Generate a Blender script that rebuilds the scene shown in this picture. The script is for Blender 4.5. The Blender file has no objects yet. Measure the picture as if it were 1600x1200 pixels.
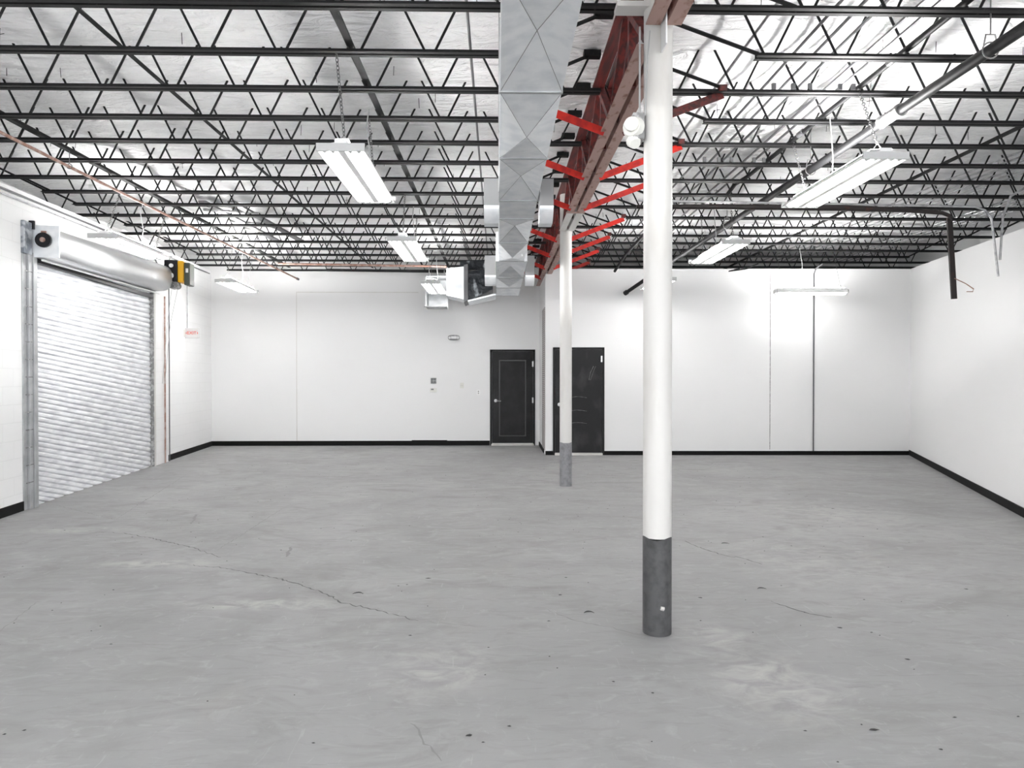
import bpy, bmesh, math, random
from mathutils import Vector, Matrix
random.seed(7)
SC = bpy.context.scene
COL = SC.collection
PI = math.pi

# ------------------------------------------------------------------ camera, sky, exposure
cam_d = bpy.data.cameras.new('camera')
cam = bpy.data.objects.new('camera', cam_d); COL.objects.link(cam)
cam.location = (0, 0, 1.5)
cam.rotation_euler = (math.radians(90 - 0.54), 0, math.radians(-1.19))
cam_d.sensor_width = 36.0
cam_d.lens = 36.0 * 1063.0 / 1600.0
cam_d.clip_end = 200
SC.camera = cam

w = bpy.data.worlds.new('sky'); SC.world = w; w.use_nodes = True
w.node_tree.nodes['Background'].inputs[0].default_value = (0.96, 0.98, 1.0, 1)
w.node_tree.nodes['Background'].inputs[1].default_value = 1.8
SC.view_settings.view_transform = 'Standard'
SC.view_settings.look = 'None'
SC.view_settings.gamma = 1.0
SC.view_settings.use_curve_mapping = False
SC.view_settings.exposure = 1.2
TUBE_POWER = 11.0
SC.cycles.max_bounces = 12
SC.cycles.diffuse_bounces = 7
SC.cycles.glossy_bounces = 4
SC.cycles.sample_clamp_indirect = 8.0

# ------------------------------------------------------------------ materials
def mat(name, col, rough=0.5, metal=0.0, var=None, bump=None, emit=None, bdist=0.02):
    """var = (scale, second colour, lo, hi, stretch xyz); bump = (scale, strength, stretch xyz)"""
    m = bpy.data.materials.new(name); m.use_nodes = True
    nt = m.node_tree; b = nt.nodes['Principled BSDF']
    b.inputs['Base Color'].default_value = (*col, 1)
    b.inputs['Roughness'].default_value = rough
    b.inputs['Metallic'].default_value = metal
    if max(col) < 0.03: b.inputs['Specular IOR Level'].default_value = 0.25
    tc = nt.nodes.new('ShaderNodeTexCoord')
    def noise(scale, st, detail=5):
        mp = nt.nodes.new('ShaderNodeMapping'); mp.inputs['Scale'].default_value = st
        nt.links.new(tc.outputs['Object'], mp.inputs[0])
        n = nt.nodes.new('ShaderNodeTexNoise'); n.inputs['Scale'].default_value = scale
        n.inputs['Detail'].default_value = detail
        nt.links.new(mp.outputs[0], n.inputs['Vector']); return n
    if var:
        sc_, c2, lo, hi, st = var
        n = noise(sc_, st)
        r = nt.nodes.new('ShaderNodeMapRange'); r.inputs[1].default_value = lo; r.inputs[2].default_value = hi
        nt.links.new(n.outputs[0], r.inputs[0])
        mx = nt.nodes.new('ShaderNodeMix'); mx.data_type = 'RGBA'
        mx.inputs[6].default_value = (*col, 1); mx.inputs[7].default_value = (*c2, 1)
        nt.links.new(r.outputs[0], mx.inputs[0]); nt.links.new(mx.outputs[2], b.inputs['Base Color'])
    if bump:
        sc_, s, st = bump
        n = noise(sc_, st)
        bp = nt.nodes.new('ShaderNodeBump'); bp.inputs['Strength'].default_value = s; bp.inputs['Distance'].default_value = bdist; n.inputs['Distortion'].default_value = 1.2 if bdist > .05 else 0
        nt.links.new(n.outputs[0], bp.inputs['Height']); nt.links.new(bp.outputs[0], b.inputs['Normal'])
    if emit:
        b.inputs['Emission Color'].default_value = (*emit[0], 1); b.inputs['Emission Strength'].default_value = emit[1]
    return m

I3 = (1, 1, 1)
M = {}
M['wall'] = mat('painted_drywall', (0.80, 0.80, 0.80), 0.6, bump=(14, 0.05, I3))
M['block'] = None
M['insul'] = mat('white_vinyl_facing', (0.93, 0.93, 0.93), 0.40, var=(3.0, (0.86, 0.86, 0.865), 0.50, 0.72, (1, 1, 1)), bump=(4.2, 1.0, (.9, 2.4, 1)), bdist=0.10)
M['black'] = mat('black_joist_paint', (0.005, 0.005, 0.0055), 0.55, var=(30, (0.03, 0.03, 0.031), 0.62, 0.75, I3))
M['blackmat'] = mat('black_baseboard_vinyl', (0.002, 0.002, 0.002), 0.7)
M['darkpipe'] = mat('dark_painted_pipe', (0.012, 0.012, 0.013), 0.55, var=(20, (0.05, 0.05, 0.05), 0.6, 0.75, (1, .2, 1)))
M['conduit'] = mat('galvanised_conduit', (0.42, 0.42, 0.43), 0.35, 0.55, var=(10, (0.2, 0.2, 0.21), 0.5, 0.7, I3))
M['conduit_dark'] = mat('weathered_conduit', (0.12, 0.12, 0.125), 0.4, 0.3)
M['copper'] = mat('rusty_pipe', (0.30, 0.16, 0.12), 0.5, 0.1, var=(14, (0.42, 0.30, 0.26), 0.45, 0.6, I3))
M['galv'] = mat('galvanised_sheet', (0.93, 0.95, 0.97), 0.33, 0.5, var=(7, (0.80, 0.83, 0.86), 0.42, 0.62, (1, 1, 1)), bump=(5, 0.12, I3))
M['galv2'] = mat('dull_galvanised_sheet', (0.50, 0.51, 0.52), 0.45, 0.5, var=(5, (0.4, 0.41, 0.42), 0.42, 0.6, I3))
M['door_galv'] = mat('door_slat_galvanised', (0.93, 0.94, 0.96), 0.40, 0.25, var=(3.2, (0.74, 0.75, 0.78), 0.42, 0.62, (1, 1.0, 5)), bump=(4, 0.25, (1, 1, 7)))
M['hood'] = mat('hood_galvanised', (0.62, 0.63, 0.64), 0.42, 0.7)
M['red'] = mat('red_primer', (0.62, 0.018, 0.008), 0.42, var=(12, (0.42, 0.01, 0.008), 0.5, 0.65, I3))
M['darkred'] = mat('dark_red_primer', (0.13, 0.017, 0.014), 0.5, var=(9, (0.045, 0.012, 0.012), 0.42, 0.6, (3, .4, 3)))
M['rust'] = mat('dusty_brown_primer', (0.40, 0.26, 0.225), 0.6, var=(16, (0.20, 0.085, 0.06), 0.55, 0.68, (1, .5, 1)))
M['cream'] = mat('white_column_paint', (0.64, 0.63, 0.61), 0.45, var=(3, (0.57, 0.55, 0.52), 0.5, 0.7, (2, 2, .5)), bump=(10, 0.06, I3))
M['greycol'] = mat('grey_column_paint', (0.078, 0.078, 0.081), 0.45, var=(18, (0.045, 0.045, 0.047), 0.45, 0.7, I3), bump=(30, 0.1, I3))
M['greycol2'] = mat('light_grey_column_paint', (0.24, 0.24, 0.255), 0.4, var=(18, (0.16, 0.16, 0.17), 0.45, 0.7, I3))
M['white'] = mat('white_enamel', (0.88, 0.88, 0.88), 0.4)
M['plastic'] = mat('ivory_plastic', (0.72, 0.72, 0.68), 0.45)
M['tube'] = mat('lit_fluorescent_tube', (1, 1, 1), 0.4, emit=((1.0, 0.99, 0.975), TUBE_POWER))
M['added_uplight'] = mat('added_ceiling_fill', (1, 1, 1), 0.4, emit=((1.0, 0.99, 0.975), 52.0))  # glow added on top of the fixtures to brighten the ceiling
M['added_uplight_rear'] = mat('bright_added_fill', (1, 1, 1), 0.4, emit=((1.0, 0.99, 0.975), 85.0))
M['added_uplight_side'] = mat('side_added_fill', (1, 1, 1), 0.4, emit=((1.0, 0.99, 0.975), 265.0))
M['added_uplight_bar'] = mat('slim_added_fill', (1, 1, 1), 0.4, emit=((1.0, 0.99, 0.975), 75.0))
M['added_uplight_dim'] = mat('dim_added_fill', (1, 1, 1), 0.4, emit=((1.0, 0.99, 0.975), 18.0))
M['steel'] = mat('satin_steel', (0.45, 0.45, 0.45), 0.3, 0.9)
M['chain'] = mat('dull_zinc_chain', (0.15, 0.15, 0.15), 0.45, 0.4)
M['wire'] = mat('pale_wire', (0.42, 0.42, 0.42), 0.5, 0.2)
M['door'] = mat('black_door_paint', (0.010, 0.010, 0.0105), 0.5, var=(4, (0.018, 0.018, 0.019), 0.4, 0.7, I3))
M['door_b'] = mat('scuffed_black_door_paint', (0.011, 0.011, 0.012), 0.45, var=(3, (0.04, 0.04, 0.042), 0.52, 0.75, (1, 1, .6)))
M['groove'] = mat('door_moulding_sheen', (0.035, 0.035, 0.036), 0.3)
M['yellow'] = mat('yellow_motor_cover', (0.80, 0.42, 0.01), 0.4)
M['motor'] = mat('black_motor_casing', (0.012, 0.012, 0.014), 0.35)
M['olive'] = mat('olive_control_box', (0.055, 0.065, 0.05), 0.4)
M['bluegrey'] = mat('blue_grey_steel', (0.20, 0.22, 0.25), 0.4, 0.5, var=(9, (0.5, 0.52, 0.55), .5, .6, I3))
M['duct_grey'] = mat('dull_grey_register', (0.24, 0.24, 0.245), 0.5, 0.2)
M['endcap'] = mat('off_white_end_cap', (0.55, 0.55, 0.55), 0.5)
M['orange'] = mat('orange_red_letters', (0.70, 0.05, 0.02), 0.5)
M['screen'] = mat('grey_display', (0.12, 0.13, 0.13), 0.3)
M['greybox'] = mat('grey_junction_box', (0.2, 0.2, 0.2), 0.5, var=(20, (0.4, 0.4, 0.4), .5, .6, I3))
M['foil'] = mat('black_wrapped_foil', (0.02, 0.023, 0.027), 0.22, 0.3, var=(6, (0.30, 0.32, 0.34), 0.58, 0.66, (1, 1, .5)), bump=(9, 1.0, I3))
M['crack'] = mat('open_floor_crack', (0.10, 0.10, 0.10), 0.8)
M['faint'] = mat('fine_floor_crack', (0.21, 0.21, 0.21), 0.8)
M['debris'] = mat('dark_debris', (0.03, 0.03, 0.03), 0.7)
M['strap'] = mat('rubber_strap', (0.02, 0.016, 0.016), 0.5, var=(10, (0.05, 0.02, 0.015), .6, .7, I3))

def checker_mat(name, c1, c2, scale, rough=0.5):
    m = bpy.data.materials.new(name); m.use_nodes = True
    nt = m.node_tree; b = nt.nodes['Principled BSDF']; b.inputs['Roughness'].default_value = rough
    tc = nt.nodes.new('ShaderNodeTexCoord')
    mp = nt.nodes.new('ShaderNodeMapping'); mp.inputs['Rotation'].default_value = (math.radians(45), 0, 0)
    ch = nt.nodes.new('ShaderNodeTexChecker'); ch.inputs['Scale'].default_value = scale
    ch.inputs[1].default_value = (*c1, 1); ch.inputs[2].default_value = (*c2, 1)
    nt.links.new(tc.outputs['Object'], mp.inputs[0]); nt.links.new(mp.outputs[0], ch.inputs[0]); nt.links.new(ch.outputs[0], b.inputs['Base Color'])
    return m
M['tread'] = checker_mat('diamond_pattern_guard', (0.50, 0.48, 0.47), (0.13, 0.12, 0.12), 34)

def block_mat():
    m = bpy.data.materials.new('painted_concrete_block'); m.use_nodes = True
    nt = m.node_tree; b = nt.nodes['Principled BSDF']; b.inputs['Roughness'].default_value = 0.6
    tc = nt.nodes.new('ShaderNodeTexCoord')
    mp = nt.nodes.new('ShaderNodeMapping'); mp.inputs['Rotation'].default_value = (PI/2, 0, PI/2)
    sep = nt.nodes.new('ShaderNodeSeparateXYZ'); cmb = nt.nodes.new('ShaderNodeCombineXYZ')
    nt.links.new(tc.outputs['Object'], sep.inputs[0])
    nt.links.new(sep.outputs[1], cmb.inputs[0]); nt.links.new(sep.outputs[2], cmb.inputs[1])
    br = nt.nodes.new('ShaderNodeTexBrick'); br.inputs['Scale'].default_value = 1.0
    br.inputs['Brick Width'].default_value = 0.4; br.inputs['Row Height'].default_value = 0.2
    br.inputs['Mortar Size'].default_value = 0.006; br.inputs['Mortar Smooth'].default_value = 0.6
    br.inputs['Color1'].default_value = (0.87, 0.87, 0.87, 1); br.inputs['Color2'].default_value = (0.86, 0.86, 0.86, 1)
    br.inputs['Mortar'].default_value = (0.81, 0.81, 0.81, 1)
    nt.links.new(cmb.outputs[0], br.inputs[0]); nt.links.new(br.outputs[0], b.inputs['Base Color'])
    bp = nt.nodes.new('ShaderNodeBump'); bp.invert = True; bp.inputs['Strength'].default_value = 0.25; bp.inputs['Distance'].default_value = 0.004
    nt.links.new(br.outputs[1], bp.inputs['Height']); nt.links.new(bp.outputs[0], b.inputs['Normal'])
    return m
M['block'] = block_mat()

def floor_mat():
    m = bpy.data.materials.new('painted_concrete_floor'); m.use_nodes = True
    nt = m.node_tree; b = nt.nodes['Principled BSDF']; b.inputs['Specular IOR Level'].default_value = 0.3
    L = nt.links.new
    tc = nt.nodes.new('ShaderNodeTexCoord')
    def noise(scale, st=(1, 1, 1), rot=0, detail=8, rough=0.6, dist=0.0):
        mp = nt.nodes.new('ShaderNodeMapping'); mp.inputs['Scale'].default_value = st; mp.inputs['Rotation'].default_value = (0, 0, rot)
        L(tc.outputs['Object'], mp.inputs[0])
        n = nt.nodes.new('ShaderNodeTexNoise'); n.inputs['Scale'].default_value = scale; n.inputs['Detail'].default_value = detail
        n.inputs['Roughness'].default_value = rough; n.inputs['Distortion'].default_value = dist
        L(mp.outputs[0], n.inputs['Vector']); return n.outputs[0]
    def ramp(v, lo, hi, a=0., z=1.):
        r = nt.nodes.new('ShaderNodeMapRange'); r.inputs[1].default_value = lo; r.inputs[2].default_value = hi
        r.inputs[3].default_value = a; r.inputs[4].default_value = z; L(v, r.inputs[0]); return r.outputs[0]
    def mix(c1, c2, fac):
        mx = nt.nodes.new('ShaderNodeMix'); mx.data_type = 'RGBA'
        for i, c in ((6, c1), (7, c2)):
            if isinstance(c, tuple): mx.inputs[i].default_value = (*c, 1)
            else: L(c, mx.inputs[i])
        L(fac, mx.inputs[0]); return mx.outputs[2]
    def mul(a, k):
        q = nt.nodes.new('ShaderNodeMath'); q.operation = 'MULTIPLY'; L(a, q.inputs[0])
        if isinstance(k, float): q.inputs[1].default_value = k
        else: L(k, q.inputs[1])
        return q.outputs[0]
    c = mix((0.262, 0.262, 0.265), (0.315, 0.315, 0.316), ramp(noise(0.45, dist=1.2), 0.35, 0.65))
    c = mix(c, (0.205, 0.203, 0.2), ramp(noise(1.1, (1, 1.8, 1), 0.5, dist=1.6), 0.50, 0.72, 0, .7))
    c = mix(c, (0.37, 0.37, 0.374), ramp(noise(1.7, (1, 1, 1), 1.2, dist=.8), 0.60, 0.80, 0, .65))
    c = mix(c, (0.31, 0.292, 0.272), ramp(noise(0.8, (1.6, 1, 1), 2.2, dist=.6), 0.62, 0.8, 0, .5))
    c = mix(c, (0.19, 0.19, 0.19), ramp(noise(7, (.35, 2.2, 1), 0.35, dist=1.5), 0.58, 0.74, 0, .5))
    c = mix(c, (0.41, 0.41, 0.41), ramp(noise(9, (2.0, .4, 1), 0.9, dist=2), 0.62, 0.78, 0, .55))
    c = mix(c, (0.15, 0.15, 0.15), ramp(noise(38, (.6, 1.6, 1), 0.2), 0.66, 0.80, 0, .6))
    c = mix(c, (0.235, 0.234, 0.232), ramp(noise(2.4, (1, 2.6, 1), -0.35, dist=2.2), 0.52, 0.66, 0, .5))
    c = mix(c, (0.36, 0.36, 0.362), ramp(noise(3.3, (1.2, 2.4, 1), 0.15, dist=1.8), 0.56, 0.70, 0, .5))
    c = mix(c, (0.10, 0.10, 0.10), ramp(noise(55, detail=3), 0.74, 0.79, 0, .7))
    c = mix(c, (0.60, 0.60, 0.60), ramp(noise(47, (1, 1, 1), 1.0, detail=3), 0.755, 0.80, 0, .6))
    # pale scraped patches of worn paint
    sep = nt.nodes.new('ShaderNodeSeparateXYZ'); L(tc.outputs['Object'], sep.inputs[0])
    for (px, py, rx, ry, k) in ((-2.75, 5.52, .55, .16, .5), (-1.55, 4.52, .62, .13, .55), (-4.2, 6.75, .6, .16, .35), (-0.3, 3.5, .35, .4, .4),
                                (1.36, 3.3, .35, .5, .45), (3.7, 7.4, .9, .9, .25), (1.25, 3.9, .3, .3, .3), (2.6, 5.6, .9, 1.0, .22)):
        v1 = nt.nodes.new('ShaderNodeVectorMath'); v1.operation = 'SUBTRACT'; L(tc.outputs['Object'], v1.inputs[0]); v1.inputs[1].default_value = (px, py, 0)
        v2 = nt.nodes.new('ShaderNodeVectorMath'); v2.operation = 'DIVIDE'; L(v1.outputs[0], v2.inputs[0]); v2.inputs[1].default_value = (rx, ry, 1)
        v3 = nt.nodes.new('ShaderNodeVectorMath'); v3.operation = 'LENGTH'; L(v2.outputs[0], v3.inputs[0])
        msk = ramp(v3.outputs[1], 0.25, 1.15, 1., 0.)
        msk = mul(msk, ramp(noise(5, (1, 1.5, 1), 0.3, dist=1.0), 0.40, 0.66, 0., k * 1.6))
        c = mix(c, (0.45, 0.445, 0.43), msk)
    L(c, b.inputs['Base Color'])
    L(ramp(noise(2.2, dist=.8), 0.3, 0.7, 0.62, 0.8), b.inputs['Roughness'])
    bp = nt.nodes.new('ShaderNodeBump'); bp.inputs['Strength'].default_value = 0.12; bp.inputs['Distance'].default_value = 0.01
    L(noise(9, detail=10), bp.inputs['Height']); L(bp.outputs[0], b.inputs['Normal'])
    return m
M['floor'] = floor_mat()

# ------------------------------------------------------------------ mesh builder
class MB:
    def __init__(s): s.v = []; s.f = []; s.smooth = False
    def add(s, vs, fs):
        o = len(s.v); s.v += [tuple(p) for p in vs]; s.f += [tuple(i + o for i in f) for f in fs]; return s
    def box(s, x0, x1, y0, y1, z0, z1, T=None):
        P = [Vector((x, y, z)) for z in (z0, z1) for x, y in ((x0, y0), (x1, y0), (x1, y1), (x0, y1))]
        if T: P = [T @ p for p in P]
        return s.add(P, [(0, 3, 2, 1), (4, 5, 6, 7), (0, 1, 5, 4), (1, 2, 6, 5), (2, 3, 7, 6), (3, 0, 4, 7)])
    def tube(s, pts, r, n=8, caps=True, closed=False):
        pts = [Vector(p) for p in pts]; rings = []; N = len(pts); up0 = None
        for i, p in enumerate(pts):
            if closed: a, b = pts[i - 1], pts[(i + 1) % N]
            else: a, b = pts[max(i - 1, 0)], pts[min(i + 1, N - 1)]
            t = (b - a).normalized()
            if up0 is None:
                up0 = Vector((0, 0, 1)) if abs(t.z) < .9 else Vector((0, 1, 0))
            u = t.cross(up0)
            if u.length < 1e-4: u = t.orthogonal()
            u.normalize(); v = u.cross(t); up0 = v
            k = 1.0
            if not closed and 0 < i < N - 1:
                d1 = (p - pts[i - 1]).normalized(); d2 = (pts[i + 1] - p).normalized()
                k = 1 / max(.5, math.cos(d1.angle(d2) / 2)) if d1.length and d2.length else 1
            rr = r[i] if isinstance(r, (list, tuple)) else r
            rings.append([p + (u * math.cos(q) * k + v * math.sin(q)) * rr for q in [2 * PI * j / n for j in range(n)]])
        vs = [q for R in rings for q in R]; fs = []
        for i in range(N if closed else N - 1):
            a, b = i * n, ((i + 1) % N) * n
            for j in range(n): fs.append((a + j, a + (j + 1) % n, b + (j + 1) % n, b + j))
        if caps and not closed: fs += [tuple(range(n))[::-1], tuple(range((N - 1) * n, N * n))]
        s.smooth = True
        return s.add(vs, fs)
    def prism(s, prof, a, b, uax, vax):
        """profile (u,v) swept from a to b"""
        a, b, uax, vax = map(Vector, (a, b, uax, vax)); n = len(prof)
        vs = [a + uax * u + vax * v for u, v in prof] + [b + uax * u + vax * v for u, v in prof]
        fs = [(i, (i + 1) % n, n + (i + 1) % n, n + i) for i in range(n)] + [tuple(range(n))[::-1], tuple(range(n, 2 * n))]
        return s.add(vs, fs)
    def bar(s, a, b, wd, h, up=(0, 0, 1)):
        a, b = Vector(a), Vector(b); t = (b - a).normalized(); u = t.cross(Vector(up)).normalized(); v = u.cross(t)
        return s.prism([(-wd / 2, -h / 2), (wd / 2, -h / 2), (wd / 2, h / 2), (-wd / 2, h / 2)], a, b, u, v)
    def build(s, name, m, parent=None, bevel=0.0, smooth=None):
        me = bpy.data.meshes.new(name); me.from_pydata(s.v, [], s.f); me.update()
        bm = bmesh.new(); bm.from_mesh(me); bmesh.ops.recalc_face_normals(bm, faces=bm.faces); bm.to_mesh(me); bm.free()
        sm = s.smooth if smooth is None else smooth
        if sm:
            me.polygons.foreach_set('use_smooth', [True] * len(me.polygons))
            try: me.set_sharp_from_angle(angle=math.radians(40))
            except Exception: pass
        me.materials.append(m)
        o = bpy.data.objects.new(name, me); COL.objects.link(o)
        if parent: o.parent = parent
        if bevel:
            md = o.modifiers.new('bevel', 'BEVEL'); md.width = bevel; md.segments = 2; md.limit_method = 'ANGLE'
        return o

def tag(o, label=None, cat=None, group=None, kind=None):
    if label: o['label'] = label
    if cat: o['category'] = cat
    if group: o['group'] = group
    if kind: o['kind'] = kind
    return o
def empty(name, loc=(0, 0, 0), rz=0.0, M4=None):
    o = bpy.data.objects.new(name, None); COL.objects.link(o); o.empty_display_size = .1
    if M4 is not None: o.matrix_world = M4
    else: o.location = loc; o.rotation_euler = (0, 0, rz)
    return o
def thing(name, label, cat, loc=(0, 0, 0), rz=0.0, group=None, kind=None):
    return tag(empty(name, loc, rz), label, cat, group, kind)
def struct(name, mb, m, label=None, bevel=0):
    return tag(mb.build(name, m, None, bevel), label, None, None, 'structure')
ORD = ['first', 'second', 'third', 'fourth', 'fifth', 'sixth', 'seventh', 'eighth', 'ninth', 'tenth', 'eleventh', 'twelfth', 'thirteenth',
       'fourteenth', 'fifteenth', 'sixteenth', 'seventeenth', 'eighteenth']

# frames of the skewed partitions: u along the wall, v into the room
def frame2(a, b, flip=1):
    d = Vector((b[0] - a[0], b[1] - a[1], 0)); Ln = d.length; d.normalize()
    n = Vector((d.y, -d.x, 0)) * flip
    T = Matrix(((d.x, n.x, 0, a[0]), (d.y, n.y, 0, a[1]), (0, 0, 1, 0), (0, 0, 0, 1)))
    return T, Ln
LT, LL = frame2((-5.3, 7.35), (-6.28, 15.06))            # door-side partition
RT, RL = frame2((5.65, 7.18), (7.97, 13.0), -1)          # opposite partition
BT, BL = frame2((.92, 13.15), (7.97, 13.0))              # partition of the projecting office
ZC = 4.18
YB = 15.06

# ------------------------------------------------------------------ shell
X0, X1, YF = -6.75, 8.95, -5.0
fl = MB(); fl.add([(X0, YF, 0), (X1, YF, 0), (X1, 15.3, 0), (X0, 15.3, 0), (X0, YF, -.2), (X1, YF, -.2), (X1, 15.3, -.2), (X0, 15.3, -.2)],
                  [(0, 1, 2, 3), (7, 6, 5, 4), (0, 4, 5, 1), (1, 5, 6, 2), (2, 6, 7, 3), (3, 7, 4, 0)])
floor = struct('floor', fl, M['floor'], 'grey painted concrete floor with cracks and scuffs')

def ceiling_mesh():
    nx, ny = 150, 400
    vs, fs = [], []
    rnd = random.Random(3)
    ph = [(rnd.uniform(0, 6), rnd.uniform(.6, 2.2), rnd.uniform(-.6, .6), rnd.uniform(.003, .010)) for _ in range(9)]
    for j in range(ny + 1):
        y = YF + (YB + .2 - YF) * j / ny
        bay = ((y - 4.32) / .627) % 1.0
        for i in range(nx + 1):
            x = X0 + (X1 - X0) * i / nx
            sag = -.030 * math.sin(PI * bay) ** .8
            wz = sum(a * math.sin(p + x * kx * 2.3 + y * ky * 7) for p, kx, ky, a in ph)
            wz += .006 * math.sin(9 * x + 2.5 * math.sin(3 * y)) * math.sin(PI * bay)
            vs.append((x, y, ZC + sag + wz * .7))
    for j in range(ny):
        for i in range(nx):
            a = j * (nx + 1) + i; fs.append((a, a + nx + 1, a + nx + 2, a + 1))
    me = bpy.data.meshes.new('ceiling'); me.from_pydata(vs, [], fs); me.polygons.foreach_set('use_smooth', [True] * len(fs)); me.materials.append(M['insul'])
    o = bpy.data.objects.new('ceiling', me); COL.objects.link(o); return o
ceiling = tag(ceiling_mesh(), 'white vinyl faced insulation draped over the joists', kind='structure')
roof = MB().box(X0 - .1, X1 + .1, YF, 15.3, 4.45, 4.5); struct('ceiling_deck', roof, M['wall'])
pins = MB()
for _ in range(170):
    x, y = random.uniform(-5.5, 8), 4.32 + .627 * (random.randrange(0, 17) + random.uniform(.25, .75))
    if -.1 < x < 1.3: continue
    dx = random.uniform(-.012, .012)
    pins.tube([(x, y, ZC), (x + dx, y, ZC - .11)], .0026, 4)
    if random.random() < .3: pins.tube([(x - .03, y, ZC - .06), (x + .03, y, ZC - .05)], .0026, 4)
tag(pins.build('insulation_pins', M['black'], ceiling), kind='stuff')

struct('wall_back', MB().box(X0, X1, YB, YB + .15, 0, 4.4), M['wall'], 'white painted back wall behind the panelled black door')
struct('wall_left_outer', MB().box(X0 - .12, X0, YF, YB + .15, 0, 4.4), M['wall'])
struct('wall_right_outer', MB().box(X1, X1 + .12, YF, YB + .15, 0, 4.4), M['wall'])

def partition(name, T, u0, u1, ztop0, ztop1, m, label, th=.12, openings=()):
    """partition whose room face is v=0; ztop varies linearly along u; openings = (ua, ub, zb)"""
    mb = MB()
    zt = lambda u: ztop0 + (ztop1 - ztop0) * (u - u0) / (u1 - u0)
    cuts = sorted([u0, u1] + [q for o in openings for q in o[:2]])
    for a, b in zip(cuts[:-1], cuts[1:]):
        zb = 0
        for o in openings:
            if abs(o[0] - a) < 1e-6: zb = o[2]
        P = [T @ Vector(q) for q in ((a, -th, zb), (b, -th, zb), (b, 0, zb), (a, 0, zb), (a, -th, zt(a)), (b, -th, zt(b)), (b, 0, zt(b)), (a, 0, zt(a)))]
        mb.add(P, [(0, 3, 2, 1), (4, 5, 6, 7), (0, 1, 5, 4), (1, 2, 6, 5), (2, 3, 7, 6), (3, 0, 4, 7)])
    return struct(name, mb, m, label)
partition('wall_left', LT, -4.4, LL, 3.44, 3.84, M['block'], 'white painted block wall holding the roll-up door', openings=((.64, 4.30, 3.0),))
partition('wall_right', RT, -4.2, RL, 2.78, 3.60, M['wall'], 'plain white wall opposite the roll-up door')
partition('wall_office', BT, 0, BL + .05, 3.60, 3.60, M['wall'], 'white wall of the projecting office with the flat black door')
struct('wall_office_return', MB().box(.92, 1.04, 13.16, YB, 0, 3.60), M['wall'], 'short white return wall between the two black doors')

# thin raised joints in the boarding
struct('trim_1', MB().box(-4.43, -4.415, YB - .004, YB, .11, 3.38).box(-4.43, -1.75, YB - .004, YB, 3.37, 3.385), M['cream'])
sb = MB(); sb.box(4.34, 4.352, 0, .005, .11, 3.55, BT); struct('trim_2', sb, M['greybox'])

# baseboards
bb = MB().box(-6.27, -.18, YB - .014, YB, 0, .105); struct('baseboard_back', bb, M['blackmat'])
bb = MB().box(-1.9, -1.12, YB - .018, YB - .002, .0, .118); struct('baseboard_back_patch', bb, M['blackmat'])
bb = MB().box(-4.4, .42, 0, .014, 0, .105, LT); struct('baseboard_left', bb, M['blackmat'])
bb = MB().box(5.07, LL, 0, .014, 0, .105, LT); struct('baseboard_left_far', bb, M['blackmat'])
bb = MB().box(-4.2, RL, 0, .014, 0, .10, RT); struct('baseboard_right', bb, M['blackmat'])
bb = MB().box(0, .155, 0, .014, 0, .08, BT).box(1.135, BL, 0, .014, 0, .08, BT); struct('baseboard_office', bb, M['blackmat'])
bb = MB().box(.905, .92, 13.5, YB - .02, 0, .085); struct('baseboard_return', bb, M['blackmat'])
cg = MB().box(.908, .918, 13.17, 13.95, .09, 2.87)
tag(cg.build('corner_guard', M['tread']), 'narrow diamond-patterned metal corner guard on the edge of the office wall', 'corner guard')

# ------------------------------------------------------------------ doors
def lever(parent, x, y, z, s=1):
    h = MB(); h.tube([(x, y, z), (x, y - .02, z)], .034, 14); h.tube([(x, y - .02, z), (x, y - .055, z), (x + .115 * s, y - .06, z - .008)], .011, 8)
    return tag(h.build('door_handle', M['steel'], parent), 'satin steel lever handle')
d1 = tag(empty('door_1', (.325, YB, 0)), 'black panelled door with lever handle in the back wall', None, None, 'structure')
fr = MB().box(-.5, -.455, -.02, .0, 0, 2.12).box(.455, .5, -.02, 0, 0, 2.12).box(-.5, .5, -.02, 0, 2.075, 2.12); fr.build('door_frame', M['door'], d1)
lf = MB().box(-.452, .452, -.012, 0, .05, 2.073)
lf.build('door_leaf', M['door'], d1)
pn = MB()
for (a, b_, c, d_) in ((-.30, .30, 1.865, 1.89), (-.30, .30, .20, .225), (-.30, -.275, .225, 1.865), (.275, .30, .225, 1.865)):
    pn.box(a, b_, -.024, -.012, c, d_)
pn.build('panel_moulding', M['groove'], d1, bevel=.005)
MB().box(-.47, .47, -.10, .0, 0.002, .035).build('threshold', M['cream'], d1)
lever(d1, -.375, -.012, .99)
for z in (1.80, 1.0):
    MB().box(.432, .462, -.026, -.012, z - .06, z + .06).build('hinge', M['steel'], d1)

d2 = tag(empty('door_2'), 'flat black scuffed door in the office wall behind the column', None, None, 'structure')
d2.matrix_world = BT @ Matrix.Rotation(0, 4, 'Z')
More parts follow.
